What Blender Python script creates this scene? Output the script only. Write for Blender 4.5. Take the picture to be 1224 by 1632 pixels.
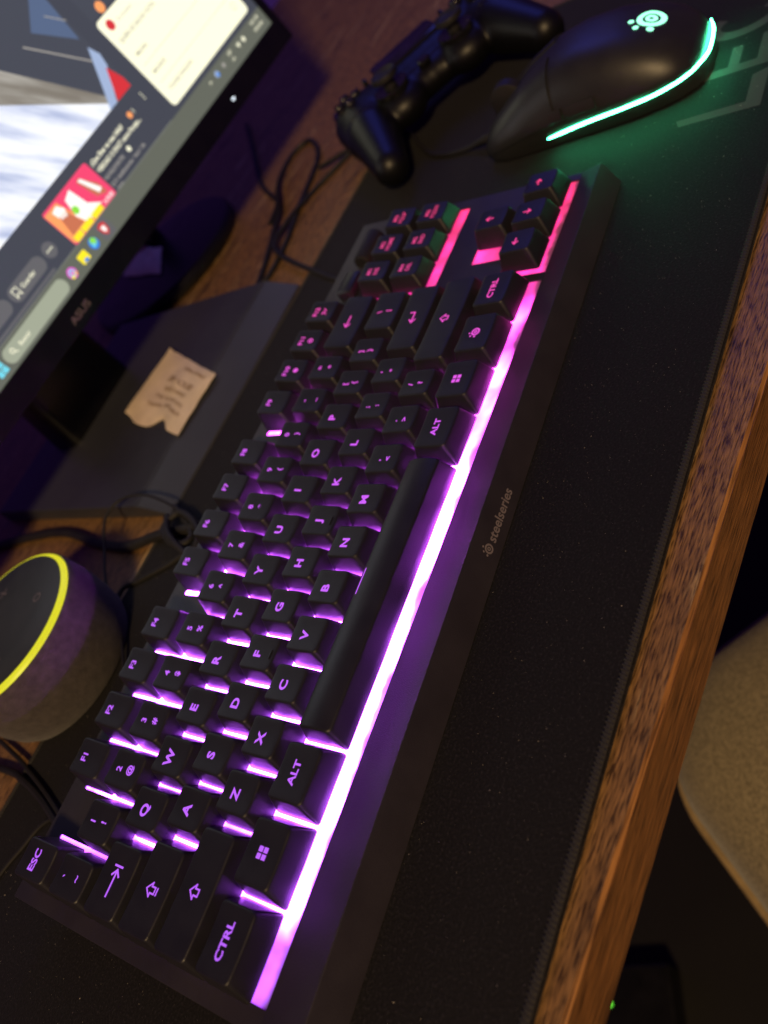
import bpy, bmesh, math, random
from mathutils import Vector, Matrix, noise
random.seed(7)
for o in list(bpy.data.objects): bpy.data.objects.remove(o)
S = 0.001                      # everything below is written in millimetres
U = 19.05                      # key pitch
R = math.radians
scene = bpy.context.scene
COL = scene.collection

# ------------------------------------------------------------------ camera
CAM_R = [[0.350695, -0.751374, -0.558972], [-0.835781, 0.018152, -0.548764], [0.422473, 0.659627, -0.621618]]
CAM_P = [30.701, -187.005, 214.957]
FPX = 1332.92
cd = bpy.data.cameras.new('camera'); cam = bpy.data.objects.new('camera', cd); COL.objects.link(cam)
r_, d_, f_ = [Vector(v) for v in CAM_R]
m = Matrix((r_, -d_, -f_)).transposed().to_4x4()
m.translation = Vector(CAM_P) * S
cam.matrix_world = m
cd.sensor_fit = 'VERTICAL'; cd.sensor_height = 36.0; cd.lens = 36.0 * FPX / 1632.0
cd.clip_start = 0.01; cd.clip_end = 30
cd.dof.use_dof = True; cd.dof.focus_distance = 0.285; cd.dof.aperture_fstop = 8.5
scene.camera = cam
scene.render.resolution_x = 768; scene.render.resolution_y = 1024

# ------------------------------------------------------------------ world and lamps
w = bpy.data.worlds.new('World'); scene.world = w; w.use_nodes = True
w.node_tree.nodes['Background'].inputs[0].default_value = (0.34, 0.12, 0.90, 1)
w.node_tree.nodes['Background'].inputs[1].default_value = 0.075
scene.view_settings.view_transform = 'Standard'; scene.view_settings.look = 'None'
scene.view_settings.gamma = 1; scene.view_settings.exposure = 0

def area(name, loc, target, size, power, color):
    l = bpy.data.lights.new(name, 'AREA'); l.shape = 'DISK'; l.size = size; l.energy = power; l.color = color
    o = bpy.data.objects.new(name, l); COL.objects.link(o)
    o.location = loc
    o.rotation_euler = (Vector(target) - Vector(loc)).to_track_quat('-Z', 'Y').to_euler()
    return o
area('ceiling_lamp', (-1.25, -1.08, 1.45), (0.25, 0.05, 0.0), 0.26, 33, (1.0, 0.68, 0.32))
area('blue_glow_lamp', (0.90, 0.19, 0.56), (0.3, -0.02, 0.0), 0.34, 0.6, (0.10, 0.13, 1.0))

# ------------------------------------------------------------------ materials
MATS = {}
def new_mat(name):
    mt = bpy.data.materials.new(name); mt.use_nodes = True
    nt = mt.node_tree; b = nt.nodes['Principled BSDF']
    MATS[name] = mt
    return mt, nt, b
def N(nt, t, **kw):
    n = nt.nodes.new(t)
    for k, v in kw.items(): setattr(n, k, v)
    return n
def ramp(nt, stops, interp='LINEAR'):
    n = nt.nodes.new('ShaderNodeValToRGB'); cr = n.color_ramp; cr.interpolation = interp
    while len(cr.elements) > 1: cr.elements.remove(cr.elements[-1])
    for i, (p, c) in enumerate(stops):
        e = cr.elements[0] if i == 0 else cr.elements.new(p)
        e.position = p; e.color = (*c, 1) if len(c) == 3 else c
    return n
def plain(name, col, rough=0.5, spec=0.5, bump=0.0, bscale=900, vary=0.0, vscale=40, metal=0.0, sheen=0.0, coat=0.0):
    mt, nt, b = new_mat(name)
    b.inputs['Base Color'].default_value = (*col, 1); b.inputs['Roughness'].default_value = rough
    b.inputs['Specular IOR Level'].default_value = spec; b.inputs['Metallic'].default_value = metal
    if sheen: b.inputs['Sheen Weight'].default_value = sheen; b.inputs['Sheen Roughness'].default_value = 0.5
    if coat: b.inputs['Coat Weight'].default_value = coat; b.inputs['Coat Roughness'].default_value = 0.2
    tc = N(nt, 'ShaderNodeTexCoord')
    if bump:
        nz = N(nt, 'ShaderNodeTexNoise'); nz.inputs['Scale'].default_value = bscale; nz.inputs['Detail'].default_value = 3
        nt.links.new(tc.outputs['Object'], nz.inputs['Vector'])
        bp = N(nt, 'ShaderNodeBump'); bp.inputs['Strength'].default_value = bump; bp.inputs['Distance'].default_value = 0.0004
        nt.links.new(nz.outputs['Fac'], bp.inputs['Height']); nt.links.new(bp.outputs['Normal'], b.inputs['Normal'])
    if vary:
        n2 = N(nt, 'ShaderNodeTexNoise'); n2.inputs['Scale'].default_value = vscale; n2.inputs['Detail'].default_value = 5
        nt.links.new(tc.outputs['Object'], n2.inputs['Vector'])
        rp = ramp(nt, [(0.3, tuple(c * (1 - vary) for c in col)), (0.7, tuple(min(1, c * (1 + vary)) for c in col))])
        nt.links.new(n2.outputs['Fac'], rp.inputs['Fac']); nt.links.new(rp.outputs['Color'], b.inputs['Base Color'])
        r2 = N(nt, 'ShaderNodeMapRange'); r2.inputs['To Min'].default_value = max(0, rough - 0.1); r2.inputs['To Max'].default_value = min(1, rough + 0.1)
        nt.links.new(n2.outputs['Fac'], r2.inputs['Value']); nt.links.new(r2.outputs['Result'], b.inputs['Roughness'])
    return mt
def glow(name, col, strength, base=(0.02, 0.02, 0.02)):
    mt, nt, b = new_mat(name)
    b.inputs['Base Color'].default_value = (*base, 1); b.inputs['Roughness'].default_value = 0.4
    b.inputs['Emission Color'].default_value = (*col, 1); b.inputs['Emission Strength'].default_value = strength
    return mt
# colour of the keyboard's light zones along its length
ZONES = [(0.00, (0.42, 0.075, 0.95)), (0.30, (0.50, 0.085, 1.0)), (0.55, (0.60, 0.065, 0.90)),
         (0.72, (0.78, 0.045, 0.62)), (0.82, (0.95, 0.03, 0.36)), (1.0, (1.0, 0.02, 0.17))]
def zone_nodes(nt):
    g = N(nt, 'ShaderNodeNewGeometry'); sx = N(nt, 'ShaderNodeSeparateXYZ')
    nt.links.new(g.outputs['Position'], sx.inputs['Vector'])
    mr = N(nt, 'ShaderNodeMapRange'); mr.inputs['From Min'].default_value = 0.0; mr.inputs['From Max'].default_value = 0.35
    nt.links.new(sx.outputs['X'], mr.inputs['Value'])
    rp = ramp(nt, ZONES); nt.links.new(mr.outputs['Result'], rp.inputs['Fac'])
    return mr, rp
def zone_glow(name, strength):
    mt, nt, b = new_mat(name); mr, rp = zone_nodes(nt)
    b.inputs['Base Color'].default_value = (0.15, 0.15, 0.15, 1)
    nt.links.new(rp.outputs['Color'], b.inputs['Emission Color'])
    b.inputs['Emission Strength'].default_value = strength
    return mt, nt, b, mr
M_case = plain('case_plastic', (0.030, 0.026, 0.032), 0.42, 0.5, bump=0.25, bscale=2500, vary=0.15, vscale=60)
M_cap = plain('keycap_plastic', (0.016, 0.0155, 0.019), 0.40, 0.5, bump=0.18, bscale=3000, vary=0.2, vscale=90)
M_leg = zone_glow('legend_light', 1.05)[0]
M_leg_dim = zone_glow('legend_light_dim', 0.8)[0]
M_plate, nt, b, mr = zone_glow('light_plate', 1.0)
sr = ramp(nt, [(0.0, (.035,)*3), (0.05, (.06,)*3), (0.085, (.6,)*3), (0.12, (.3,)*3), (0.20, (.8,)*3), (0.30, (1.0,)*3), (0.50, (1.0,)*3),
               (0.57, (.5,)*3), (0.60, (.22,)*3), (0.66, (.42,)*3), (0.71, (.12,)*3), (0.755, (.2,)*3), (0.80, (.035,)*3), (1.0, (.028,)*3)])
nt.links.new(mr.outputs['Result'], sr.inputs['Fac'])
tc = N(nt, 'ShaderNodeTexCoord'); nz = N(nt, 'ShaderNodeTexNoise'); nz.inputs['Scale'].default_value = 70; nz.inputs['Detail'].default_value = 2
nt.links.new(tc.outputs['Object'], nz.inputs['Vector'])
mm = N(nt, 'ShaderNodeMapRange'); mm.inputs['From Min'].default_value = 0.3; mm.inputs['From Max'].default_value = 0.7
mm.inputs['To Min'].default_value = 18.0; mm.inputs['To Max'].default_value = 85.0
nt.links.new(nz.outputs['Fac'], mm.inputs['Value'])
mu = N(nt, 'ShaderNodeMath', operation='MULTIPLY'); nt.links.new(sr.outputs['Color'], mu.inputs[0]); nt.links.new(mm.outputs['Result'], mu.inputs[1])
sy_ = N(nt, 'ShaderNodeSeparateXYZ'); nt.links.new(tc.outputs['Object'], sy_.inputs['Vector'])
n3 = N(nt, 'ShaderNodeTexNoise'); n3.inputs['Scale'].default_value = 55; n3.inputs['Detail'].default_value = 3; nt.links.new(tc.outputs['Object'], n3.inputs['Vector'])
ad = N(nt, 'ShaderNodeMath', operation='MULTIPLY_ADD'); ad.inputs[1].default_value = 0.012; nt.links.new(n3.outputs['Fac'], ad.inputs[0]); nt.links.new(sy_.outputs['Y'], ad.inputs[2])
fo = N(nt, 'ShaderNodeMapRange', interpolation_type='SMOOTHSTEP'); fo.inputs['From Min'].default_value = 0.0012; fo.inputs['From Max'].default_value = 0.0052; fo.inputs['To Min'].default_value = 0.10; fo.inputs['To Max'].default_value = 1.0
nt.links.new(ad.outputs[0], fo.inputs['Value'])
m3 = N(nt, 'ShaderNodeMath', operation='MULTIPLY'); nt.links.new(mu.outputs[0], m3.inputs[0]); nt.links.new(fo.outputs['Result'], m3.inputs[1])
nt.links.new(m3.outputs[0], b.inputs['Emission Strength'])
M_print = plain('grey_print', (0.20, 0.17, 0.18), 0.5)
M_black = plain('black_plastic', (0.006, 0.006, 0.007), 0.36, 0.5, vary=0.2, vscale=50)
M_ctl = plain('controller_plastic', (0.004, 0.004, 0.0045), 0.42, 0.4, bump=0.1, bscale=2000)
M_gloss = plain('black_gloss', (0.010, 0.010, 0.012), 0.18, 0.6)
M_rubber = plain('black_rubber', (0.016, 0.015, 0.015), 0.6, 0.4, vary=0.2, vscale=100)
M_stand = plain('stand_plastic', (0.045, 0.048, 0.058), 0.42, 0.5, bump=0.15, bscale=1500, vary=0.12, vscale=25)
M_mouse = plain('mouse_plastic', (0.022, 0.022, 0.022), 0.40, 0.5, bump=0.12, bscale=2500, vary=0.15, vscale=60)
M_pad_pr = plain('mat_print', (0.075, 0.075, 0.075), 0.75, 0.3, bump=0.4, bscale=2200)
M_paper = plain('kraft_paper', (0.88, 0.73, 0.48), 0.75, 0.2, bump=0.4, bscale=250, vary=0.12, vscale=60)
M_ink = plain('faded_ink', (0.36, 0.23, 0.11), 0.8)
M_thread = plain('thread', (0.03, 0.028, 0.024), 0.7)
M_lint = plain('lint', (0.8, 0.72, 0.62), 0.8)
M_spk = plain('speaker_fabric', (0.075, 0.064, 0.06), 0.85, 0.2, bump=0.9, bscale=1400, vary=0.25, vscale=300, sheen=0.2)
M_spktop = plain('speaker_top', (0.03, 0.032, 0.035), 0.5, vary=0.15, vscale=80)
M_ring = glow('yellow_light', (0.76, 0.72, 0.015), 0.95)
M_green = glow('green_light', (0.07, 1.0, 0.42), 46.0)
M_glogo = glow('green_logo_light', (0.30, 1.0, 0.62), 2.2)
M_led = glow('white_led', (0.8, 0.9, 1.0), 2.0)
M_gled = glow('green_led', (0.15, 1.0, 0.05), 1.5)
M_fab = plain('seat_fabric', (0.30, 0.25, 0.155), 0.9, 0.15, bump=1.0, bscale=900, vary=0.35, vscale=480, sheen=0.25)
M_pipe = plain('seat_piping', (0.42, 0.30, 0.15), 0.8, 0.2, vary=0.2, vscale=100)
M_shell = plain('seat_shell', (0.10, 0.085, 0.06), 0.6)
M_floor = plain('floor_dark', (0.006, 0.005, 0.005), 0.6, vary=0.3, vscale=5)
M_castr = plain('caster_hood', (0.30, 0.25, 0.2), 0.5)

# cloth of the desk mat
mt, nt, b = new_mat('mat_cloth'); M_mat = mt
tc = N(nt, 'ShaderNodeTexCoord')
nz = N(nt, 'ShaderNodeTexNoise'); nz.inputs['Scale'].default_value = 1100; nz.inputs['Detail'].default_value = 4
n2 = N(nt, 'ShaderNodeTexNoise'); n2.inputs['Scale'].default_value = 18; n2.inputs['Detail'].default_value = 6
for q in (nz, n2): nt.links.new(tc.outputs['Object'], q.inputs['Vector'])
rp = ramp(nt, [(0.40, (0.0015, 0.0013, 0.0016)), (0.58, (0.0065, 0.0055, 0.007)), (0.72, (0.024, 0.021, 0.025))]); nt.links.new(nz.outputs['Fac'], rp.inputs['Fac'])
mx = N(nt, 'ShaderNodeMix', data_type='RGBA', blend_type='MULTIPLY'); mx.inputs['Factor'].default_value = 0.6
r2 = ramp(nt, [(0.3, (0.6, 0.6, 0.6)), (0.7, (1, 1, 1))]); nt.links.new(n2.outputs['Fac'], r2.inputs['Fac'])
nt.links.new(rp.outputs['Color'], mx.inputs['A']); nt.links.new(r2.outputs['Color'], mx.inputs['B'])
nt.links.new(mx.outputs['Result'], b.inputs['Base Color'])
b.inputs['Roughness'].default_value = 0.8; b.inputs['Specular IOR Level'].default_value = 0.35
b.inputs['Sheen Weight'].default_value = 0.03
bp = N(nt, 'ShaderNodeBump'); bp.inputs['Strength'].default_value = 0.7; bp.inputs['Distance'].default_value = 0.0004
nt.links.new(nz.outputs['Fac'], bp.inputs['Height']); nt.links.new(bp.outputs['Normal'], b.inputs['Normal'])

def wood(name, dark, mid, light, sx=7, sy=55):
    mt, nt, b = new_mat(name)
    tc = N(nt, 'ShaderNodeTexCoord'); mp = N(nt, 'ShaderNodeMapping'); mp.inputs['Scale'].default_value = (sx, sy, sy)
    nt.links.new(tc.outputs['Object'], mp.inputs['Vector'])
    a = N(nt, 'ShaderNodeTexNoise'); a.inputs['Scale'].default_value = 1.0; a.inputs['Detail'].default_value = 8; a.inputs['Roughness'].default_value = 0.65; a.inputs['Distortion'].default_value = 0.6
    nt.links.new(mp.outputs['Vector'], a.inputs['Vector'])
    mp2 = N(nt, 'ShaderNodeMapping'); mp2.inputs['Scale'].default_value = (sx * 12, sy * 16, sy * 16)
    nt.links.new(tc.outputs['Object'], mp2.inputs['Vector'])
    c = N(nt, 'ShaderNodeTexNoise'); c.inputs['Scale'].default_value = 1.0; c.inputs['Detail'].default_value = 4
    nt.links.new(mp2.outputs['Vector'], c.inputs['Vector'])
    r1 = ramp(nt, [(0.30, dark), (0.47, mid), (0.56, tuple(0.6 * x + 0.4 * y for x, y in zip(mid, dark))), (0.68, light)])
    nt.links.new(a.outputs['Fac'], r1.inputs['Fac'])
    rr = ramp(nt, [(0.38, (0.13, 0.11, 0.10)), (0.47, (0.80, 0.80, 0.80)), (0.64, (1.45, 1.4, 1.3))]); nt.links.new(c.outputs['Fac'], rr.inputs['Fac'])
    mx = N(nt, 'ShaderNodeMix', data_type='RGBA', blend_type='MULTIPLY'); mx.inputs['Factor'].default_value = 0.85
    nt.links.new(r1.outputs['Color'], mx.inputs['A']); nt.links.new(rr.outputs['Color'], mx.inputs['B'])
    nt.links.new(mx.outputs['Result'], b.inputs['Base Color'])
    b.inputs['Roughness'].default_value = 0.42
    bp = N(nt, 'ShaderNodeBump'); bp.inputs['Strength'].default_value = 0.5; bp.inputs['Distance'].default_value = 0.0006
    nt.links.new(c.outputs['Fac'], bp.inputs['Height']); nt.links.new(bp.outputs['Normal'], b.inputs['Normal'])
    return mt
M_wood = wood('desk_wood', (0.05, 0.028, 0.013), (0.30, 0.165, 0.058), (0.56, 0.38, 0.165), 14, 95)
M_wedge = wood('desk_edge_wood', (0.085, 0.035, 0.011), (0.30, 0.13, 0.034), (0.44, 0.22, 0.06), 7, 130)
M_wchamfer = wood('desk_corner_wood', (0.24, 0.10, 0.026), (0.40, 0.19, 0.05), (0.5, 0.27, 0.08), 5, 80)

# ------------------------------------------------------------------ mesh helpers (mm in, metres out)
def mesh_obj(name, verts, faces, mat, parent=None, smooth=False, bevel=0, sharp=40):
    me = bpy.data.meshes.new(name)
    me.from_pydata([(v[0] * S, v[1] * S, v[2] * S) for v in verts], [], faces)
    me.materials.append(mat)
    if smooth:
        for p in me.polygons: p.use_smooth = True
        try: me.set_sharp_from_angle(angle=R(sharp))
        except Exception: pass
    o = bpy.data.objects.new(name, me); COL.objects.link(o)
    if parent is not None: o.parent = parent
    if bevel:
        bv = o.modifiers.new('bevel', 'BEVEL'); bv.width = bevel * S; bv.segments = 2; bv.limit_method = 'ANGLE'; bv.angle_limit = R(35)
    return o
def empty(name, loc=(0, 0, 0), rot=(0, 0, 0), parent=None):
    o = bpy.data.objects.new(name, None); COL.objects.link(o); o.location = Vector(loc) * S; o.rotation_euler = rot
    o.empty_display_size = 0.02
    if parent is not None: o.parent = parent
    return o
def tag(o, label=None, cat=None, group=None, kind=None):
    if label: o['label'] = label
    if cat: o['category'] = cat
    if group: o['group'] = group
    if kind: o['kind'] = kind
    return o
class MB:
    def __init__(s): s.v = []; s.f = []
    def add(s, v, f):
        n = len(s.v); s.v += [tuple(x) for x in v]; s.f += [tuple(i + n for i in q) for q in f]
    def box(s, x0, x1, y0, y1, z0, z1):
        s.add([(x0, y0, z0), (x1, y0, z0), (x1, y1, z0), (x0, y1, z0), (x0, y0, z1), (x1, y0, z1), (x1, y1, z1), (x0, y1, z1)],
              [(3, 2, 1, 0), (4, 5, 6, 7), (0, 1, 5, 4), (1, 2, 6, 5), (2, 3, 7, 6), (3, 0, 4, 7)])
    def loft(s, rings, cap0=True, cap1=True, closed=True):
        n = len(rings[0]); v = [p for r in rings for p in r]; f = []
        for i in range(len(rings) - 1):
            for j in range(n if closed else n - 1):
                k = (j + 1) % n
                f.append((i * n + j, i * n + k, (i + 1) * n + k, (i + 1) * n + j))
        if cap0: f.append(tuple(reversed(range(n))))
        if cap1: f.append(tuple((len(rings) - 1) * n + j for j in range(n)))
        s.add(v, f)
    def obj(s, name, mat, parent=None, **k): return mesh_obj(name, s.v, s.f, mat, parent, **k)
def catmull(pts, n=8):
    P = [Vector(p) for p in pts]; P = [2 * P[0] - P[1]] + P + [2 * P[-1] - P[-2]]; out = []
    for i in range(1, len(P) - 2):
        a, b_, c, d = P[i - 1:i + 3]
        for k in range(n):
            t = k / n
            out.append(0.5 * ((2 * b_) + (c - a) * t + (2 * a - 5 * b_ + 4 * c - d) * t * t + (3 * b_ - a - 3 * c + d) * t ** 3))
    out.append(P[-2]); return out
def tube_mb(pts, r, n=8, sm=8, flat=1.0, mb=None):
    mb = mb or MB(); path = catmull(pts, sm) if sm > 1 else [Vector(p) for p in pts]; rings = []
    for i, p in enumerate(path):
        t = (path[min(i + 1, len(path) - 1)] - path[max(i - 1, 0)])
        t = t.normalized() if t.length > 1e-6 else Vector((1, 0, 0))
        up = Vector((0, 0, 1)) if abs(t.z) < 0.95 else Vector((0, 1, 0))
        a = t.cross(up).normalized(); c = a.cross(t).normalized()
        rr = r(i / (len(path) - 1)) if callable(r) else r
        rings.append([p + a * math.cos(2 * math.pi * k / n) * rr + c * math.sin(2 * math.pi * k / n) * rr * flat for k in range(n)])
    mb.loft(rings); return mb
def lathe_mb(prof, n=64, c=(0, 0, 0), mb=None, cap0=True, cap1=True):
    mb = mb or MB()
    mb.loft([[(c[0] + r * math.cos(2 * math.pi * k / n), c[1] + r * math.sin(2 * math.pi * k / n), c[2] + z) for k in range(n)] for r, z in prof], cap0, cap1)
    return mb
def rrect(hx, hy, r, nc=4, ns=4, cx=0, cy=0):
    r = min(r, hx, hy); pts = []
    corners = [(hx - r, hy - r, 0), (-hx + r, hy - r, 90), (-hx + r, -hy + r, 180), (hx - r, -hy + r, 270)]
    for i, (x, y, a0) in enumerate(corners):
        arc = [(x + r * math.cos(R(a0 + 90 * k / nc)), y + r * math.sin(R(a0 + 90 * k / nc))) for k in range(nc + 1)]
        pts += arc
        nx = corners[(i + 1) % 4]; b0 = arc[-1]; a1 = (nx[0] + r * math.cos(R(nx[2])), nx[1] + r * math.sin(R(nx[2])))
        for k in range(1, ns): pts.append((b0[0] + (a1[0] - b0[0]) * k / ns, b0[1] + (a1[1] - b0[1]) * k / ns))
    return [(x + cx, y + cy) for x, y in pts]
# flat drawing helpers: lists of (verts2d, faces)
def stroke(pts, wd):
    v, f = [], []
    for (x0, y0), (x1, y1) in zip(pts, pts[1:]):
        dx, dy = x1 - x0, y1 - y0; l = math.hypot(dx, dy) or 1; nx, ny = -dy / l * wd / 2, dx / l * wd / 2; ex, ey = dx / l * wd / 2, dy / l * wd / 2
        n = len(v); v += [(x0 + nx - ex, y0 + ny - ey), (x0 - nx - ex, y0 - ny - ey), (x1 - nx + ex, y1 - ny + ey), (x1 + nx + ex, y1 + ny + ey)]; f.append((n, n + 1, n + 2, n + 3))
    return v, f
def ring2(cx, cy, r0, r1, n=24, sx=1.0):
    v = []; f = []
    for k in range(n):
        a = 2 * math.pi * k / n; v += [(cx + r0 * math.cos(a) * sx, cy + r0 * math.sin(a)), (cx + r1 * math.cos(a) * sx, cy + r1 * math.sin(a))]
    for k in range(n):
        q = (k + 1) % n; f.append((2 * k, 2 * k + 1, 2 * q + 1, 2 * q))
    return v, f
def disc2(cx, cy, r, n=20):
    return [(cx + r * math.cos(2 * math.pi * k / n), cy + r * math.sin(2 * math.pi * k / n)) for k in range(n)], [tuple(range(n))]
def rect2(x0, x1, y0, y1): return [(x0, y0), (x1, y0), (x1, y1), (x0, y1)], [(0, 1, 2, 3)]
def join2(*parts):
    v, f = [], []
    for pv, pf in parts: n = len(v); v += list(pv); f += [tuple(i + n for i in q) for q in pf]
    return v, f
def move2(p, dx=0, dy=0, s=1, sx=None): return [(x * (sx or s) + dx, y * s + dy) for x, y in p[0]], p[1]
# ---- text: all strings are turned into outlines in one go
TEXTS = {}
def want(body, bold=0.012): TEXTS.setdefault((body, bold), None)
def build_texts():
    obs = []
    for (body, bold) in TEXTS:
        c = bpy.data.curves.new('t', 'FONT'); c.body = body; c.size = 1.0; c.offset = bold; c.resolution_u = 3; c.align_x = 'CENTER'; c.align_y = 'BOTTOM_BASELINE'
        o = bpy.data.objects.new('t', c); COL.objects.link(o); obs.append(((body, bold), o))
    bpy.context.view_layer.update(); dg = bpy.context.evaluated_depsgraph_get()
    for k, o in obs:
        me = o.evaluated_get(dg).to_mesh()
        TEXTS[k] = ([(v.co.x, v.co.y) for v in me.vertices], [tuple(p.vertices) for p in me.polygons])
        o.evaluated_get(dg).to_mesh_clear()
    for k, o in obs:
        c = o.data; bpy.data.objects.remove(o); bpy.data.curves.remove(c)
def text2(body, h, x=0, y=0, wide=1.0, bold=0.012, left=False):
    """outline of body with capital height h, centred (or starting) at x, baseline y"""
    v, f = TEXTS[(body, bold)]; s = h / 0.72
    x0 = min(p[0] for p in v) if v else 0; x1 = max(p[0] for p in v) if v else 0
    off = -x0 if left else -(x0 + x1) / 2
    return [((px + off) * s * wide + x, py * s + y) for px, py in v], f
def emblem2(r):   # ring with a pupil and three small dots
    return join2(ring2(0, 0, r * 0.62, r, 28), ring2(0, 0, r * 0.16, r * 0.42, 18), disc2(-r * .25, r * 1.36, r * 0.22, 10), disc2(-r * 1.06, r * .92, r * 0.22, 10), disc2(-r * 1.34, -r * 0.1, r * 0.25, 10))

# ------------------------------------------------------------------ strings used below
ROW_N = [('`', '~'), ('1', '!'), ('2', '@'), ('3', '#'), ('4', '$'), ('5', '%'), ('6', '^'), ('7', '&'), ('8', '*'), ('9', '('), ('0', ')'), ('-', '_'), ('=', '+')]
for a_, b_ in ROW_N + [('[', '{'), (']', '}'), ('\\', '|'), (';', ':'), ("'", '"'), (',', '<'), ('.', '>'), ('/', '?')]: want(a_, 0.03); want(b_, 0.03)
for c_ in 'QWERTYUIOPASDFGHJKLZXCVBNM': want(c_, 0.04)
for c_ in ['ESC', 'CTRL', 'ALT'] + ['F%d' % i for i in range(1, 13)]: want(c_, 0.03)
NAVT = [('M1', 'INS'), ('M2', 'HOME'), ('M3', 'PGUP'), ('M4', 'DEL'), ('M5', 'END'), ('M6', 'PGDN')]
for a_, b_ in NAVT: want(a_, 0.015); want(b_, 0.015)
want('PRT', 0.02); want('SCR', 0.02)
SCR = ['Buscar', 'Guardar', 'Compartir', '···', '¿Que Sher es mas Infiel?', '!', 'VERDAD O SHOT entre Parejas...', 'NOVELFORYFE', '52 K visualizaciones · hace 1 día', 'Nuevo', 'QUIEN SE SALVA? VOTA',
       'MELINA', 'MAGALIE', 'YOUNIE SWAGON', 'ESP', 'LA', '04:01 AM', '09/05/2026', '1:13:33', 'En vivo ahora']
for c_ in SCR: want(c_, 0.012); want(c_, 0.03)
for c_ in ['steelseries', 'ASUS', 'SILICA GEL', 'DESICCANT', 'DO NOT EAT', 'THROW AWAY']: want(c_, 0.02)
build_texts()

# ------------------------------------------------------------------ floor, desk
fl = MB(); fl.box(-2500, 3000, -2500, 2500, -770, -740)
tag(fl.obj('floor', M_floor), kind='structure')
desk = empty('desk', (28, -84.5, -3), (0, 0, math.atan2(-16, 202)))
tag(desk, 'brown grained wooden desk with a lighter orange front edge', 'desk')
d = MB(); d.box(-700, 1300, 1.2, 720, -22, 0)
d.obj('tabletop', M_wood, desk)
d = MB(); d.add([(-700, 0.2, -1.1), (1300, 0.2, -1.1), (1300, 1.2, -0.03), (-700, 1.2, -0.03), (-700, 1.2, -1.1), (1300, 1.2, -1.1)], [(0, 1, 2, 3), (0, 3, 4), (1, 5, 2), (0, 4, 5, 1)])
d.obj('corner_strip', M_wchamfer, desk)
d = MB(); d.box(-700, 1300, 0, 1.2, -22, -1.13)
d.obj('edge_band', M_wedge, desk)
for x_, y_ in ((-650, 660), (1240, 660), (1240, 60), (-650, 60)):
    d = MB(); d.box(x_ - 25, x_ + 25, y_ - 25, y_ + 25, -737, -22); d.obj('leg', M_wedge, desk, bevel=2)

# ------------------------------------------------------------------ desk mat
mat = empty('desk_mat', (0, 0, 0), (0, 0, R(-2.0)))
tag(mat, 'large black cloth desk mat with stitched hem and grey block letters', 'desk mat')
MX0, MX1, MY0, MY1 = -420, 560, -76, 200
nx, ny = 60, 18
p = MB(); hx, hy = (MX1 - MX0) / 2, (MY1 - MY0) / 2; cx, cy = (MX0 + MX1) / 2, (MY0 + MY1) / 2
p.loft([[(x, y, z) for x, y in rrect(hx - k, hy - k, 12, 5, 2, cx, cy)] for k, z in ((0.4, -2.95), (0, -2.4), (0, -0.8), (0.5, -0.2), (1.4, 0.0))])
p.obj('cloth', M_mat, mat, smooth=True, sharp=60)
h = MB()
path = rrect(hx - 1.4, hy - 1.4, 11, 6, 1, cx, cy); path = path + [path[0]]
tube_mb([(x, y, -0.25) for x, y in path], 1.25, 6, 1, 0.7, h)
h.obj('hem', M_thread, mat, smooth=True)
st = MB()
def stitches(x0, x1, y, sg):
    x = x0
    while x < x1:
        j = random.uniform(-.15, .15)
        st.loft([[(x + dx + j, y + dy, z) for dx, z in ((-.38, .30), (0, .72), (.38, .30))] for dy in (0,)] and
                [[(x + dx + j + k * 0.8, y + k * sg * 2.6, z) for dx, z in ((-.38, .35), (0, .78 - abs(k - .5) * .5), (.38, .35))] for k in (0, .5, 1)])
        x += 1.5
stitches(-150, 420, MY0 + 0.1, 1); stitches(-150, 470, MY1 - 0.1, -1)
tag(st.obj('stitching', M_thread, mat), kind='stuff')
# printed block letters
def letter(polys):
    q = MB()
    for pl in polys: q.add([(x, y, 0.06) for x, y in pl], [tuple(range(len(pl)))])
    o = q.obj('printed_letter', M_pad_pr, mat); return o
def at_mat(pts):
    c, s = math.cos(R(2)), math.sin(R(2)); return [(x * c - y * s, x * s + y * c) for x, y in pts]
letter([at_mat([(384, -40), (389, -38), (387, -69), (381, -76)]), at_mat([(381, -76), (387, -69), (406, -69), (408, -76)])])
letter([at_mat([(414, -42), (420, -42), (418, -69), (412, -76)]), at_mat([(412, -76), (418, -69), (437, -69), (439, -76)]), at_mat([(420, -42), (439, -42), (437, -48), (419.5, -48)]), at_mat([(419, -56), (434, -56), (433, -61), (418.7, -61)])])
arc = [(455 + 13 * math.cos(R(a_)), -58 + 18 * math.sin(R(a_))) for a_ in range(50, 321, 15)]; arc2 = [(455 + 7 * math.cos(R(a_)), -58 + 11.5 * math.sin(R(a_))) for a_ in range(50, 321, 15)]
letter([at_mat([arc[i], arc[i + 1], arc2[i + 1], arc2[i]]) for i in range(len(arc) - 1)])
# lint lying on the cloth
l = MB()
for i in range(6000):
    x = random.uniform(-60, 470); y = random.uniform(-74, 190); s_ = random.choice((.05, .06, .07, .08, .11)) * random.uniform(.7, 1.1)
    a_ = random.uniform(0, 6.3); ln = s_ * random.choice((1, 1, 1, 2.5))
    px, py = math.cos(a_) * ln, math.sin(a_) * ln
    l.add([(x - px, y - py, .08), (x + px, y + py, .08), (x - py * .5, y + px * .5, .08), (x, y, .08 + s_ * 1.2)], [(0, 1, 3), (1, 2, 3), (2, 0, 3), (0, 2, 1)])
tag(l.obj('lint_specks', M_lint), 'tiny pale lint specks scattered over the black desk mat', 'lint', kind='stuff')

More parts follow.
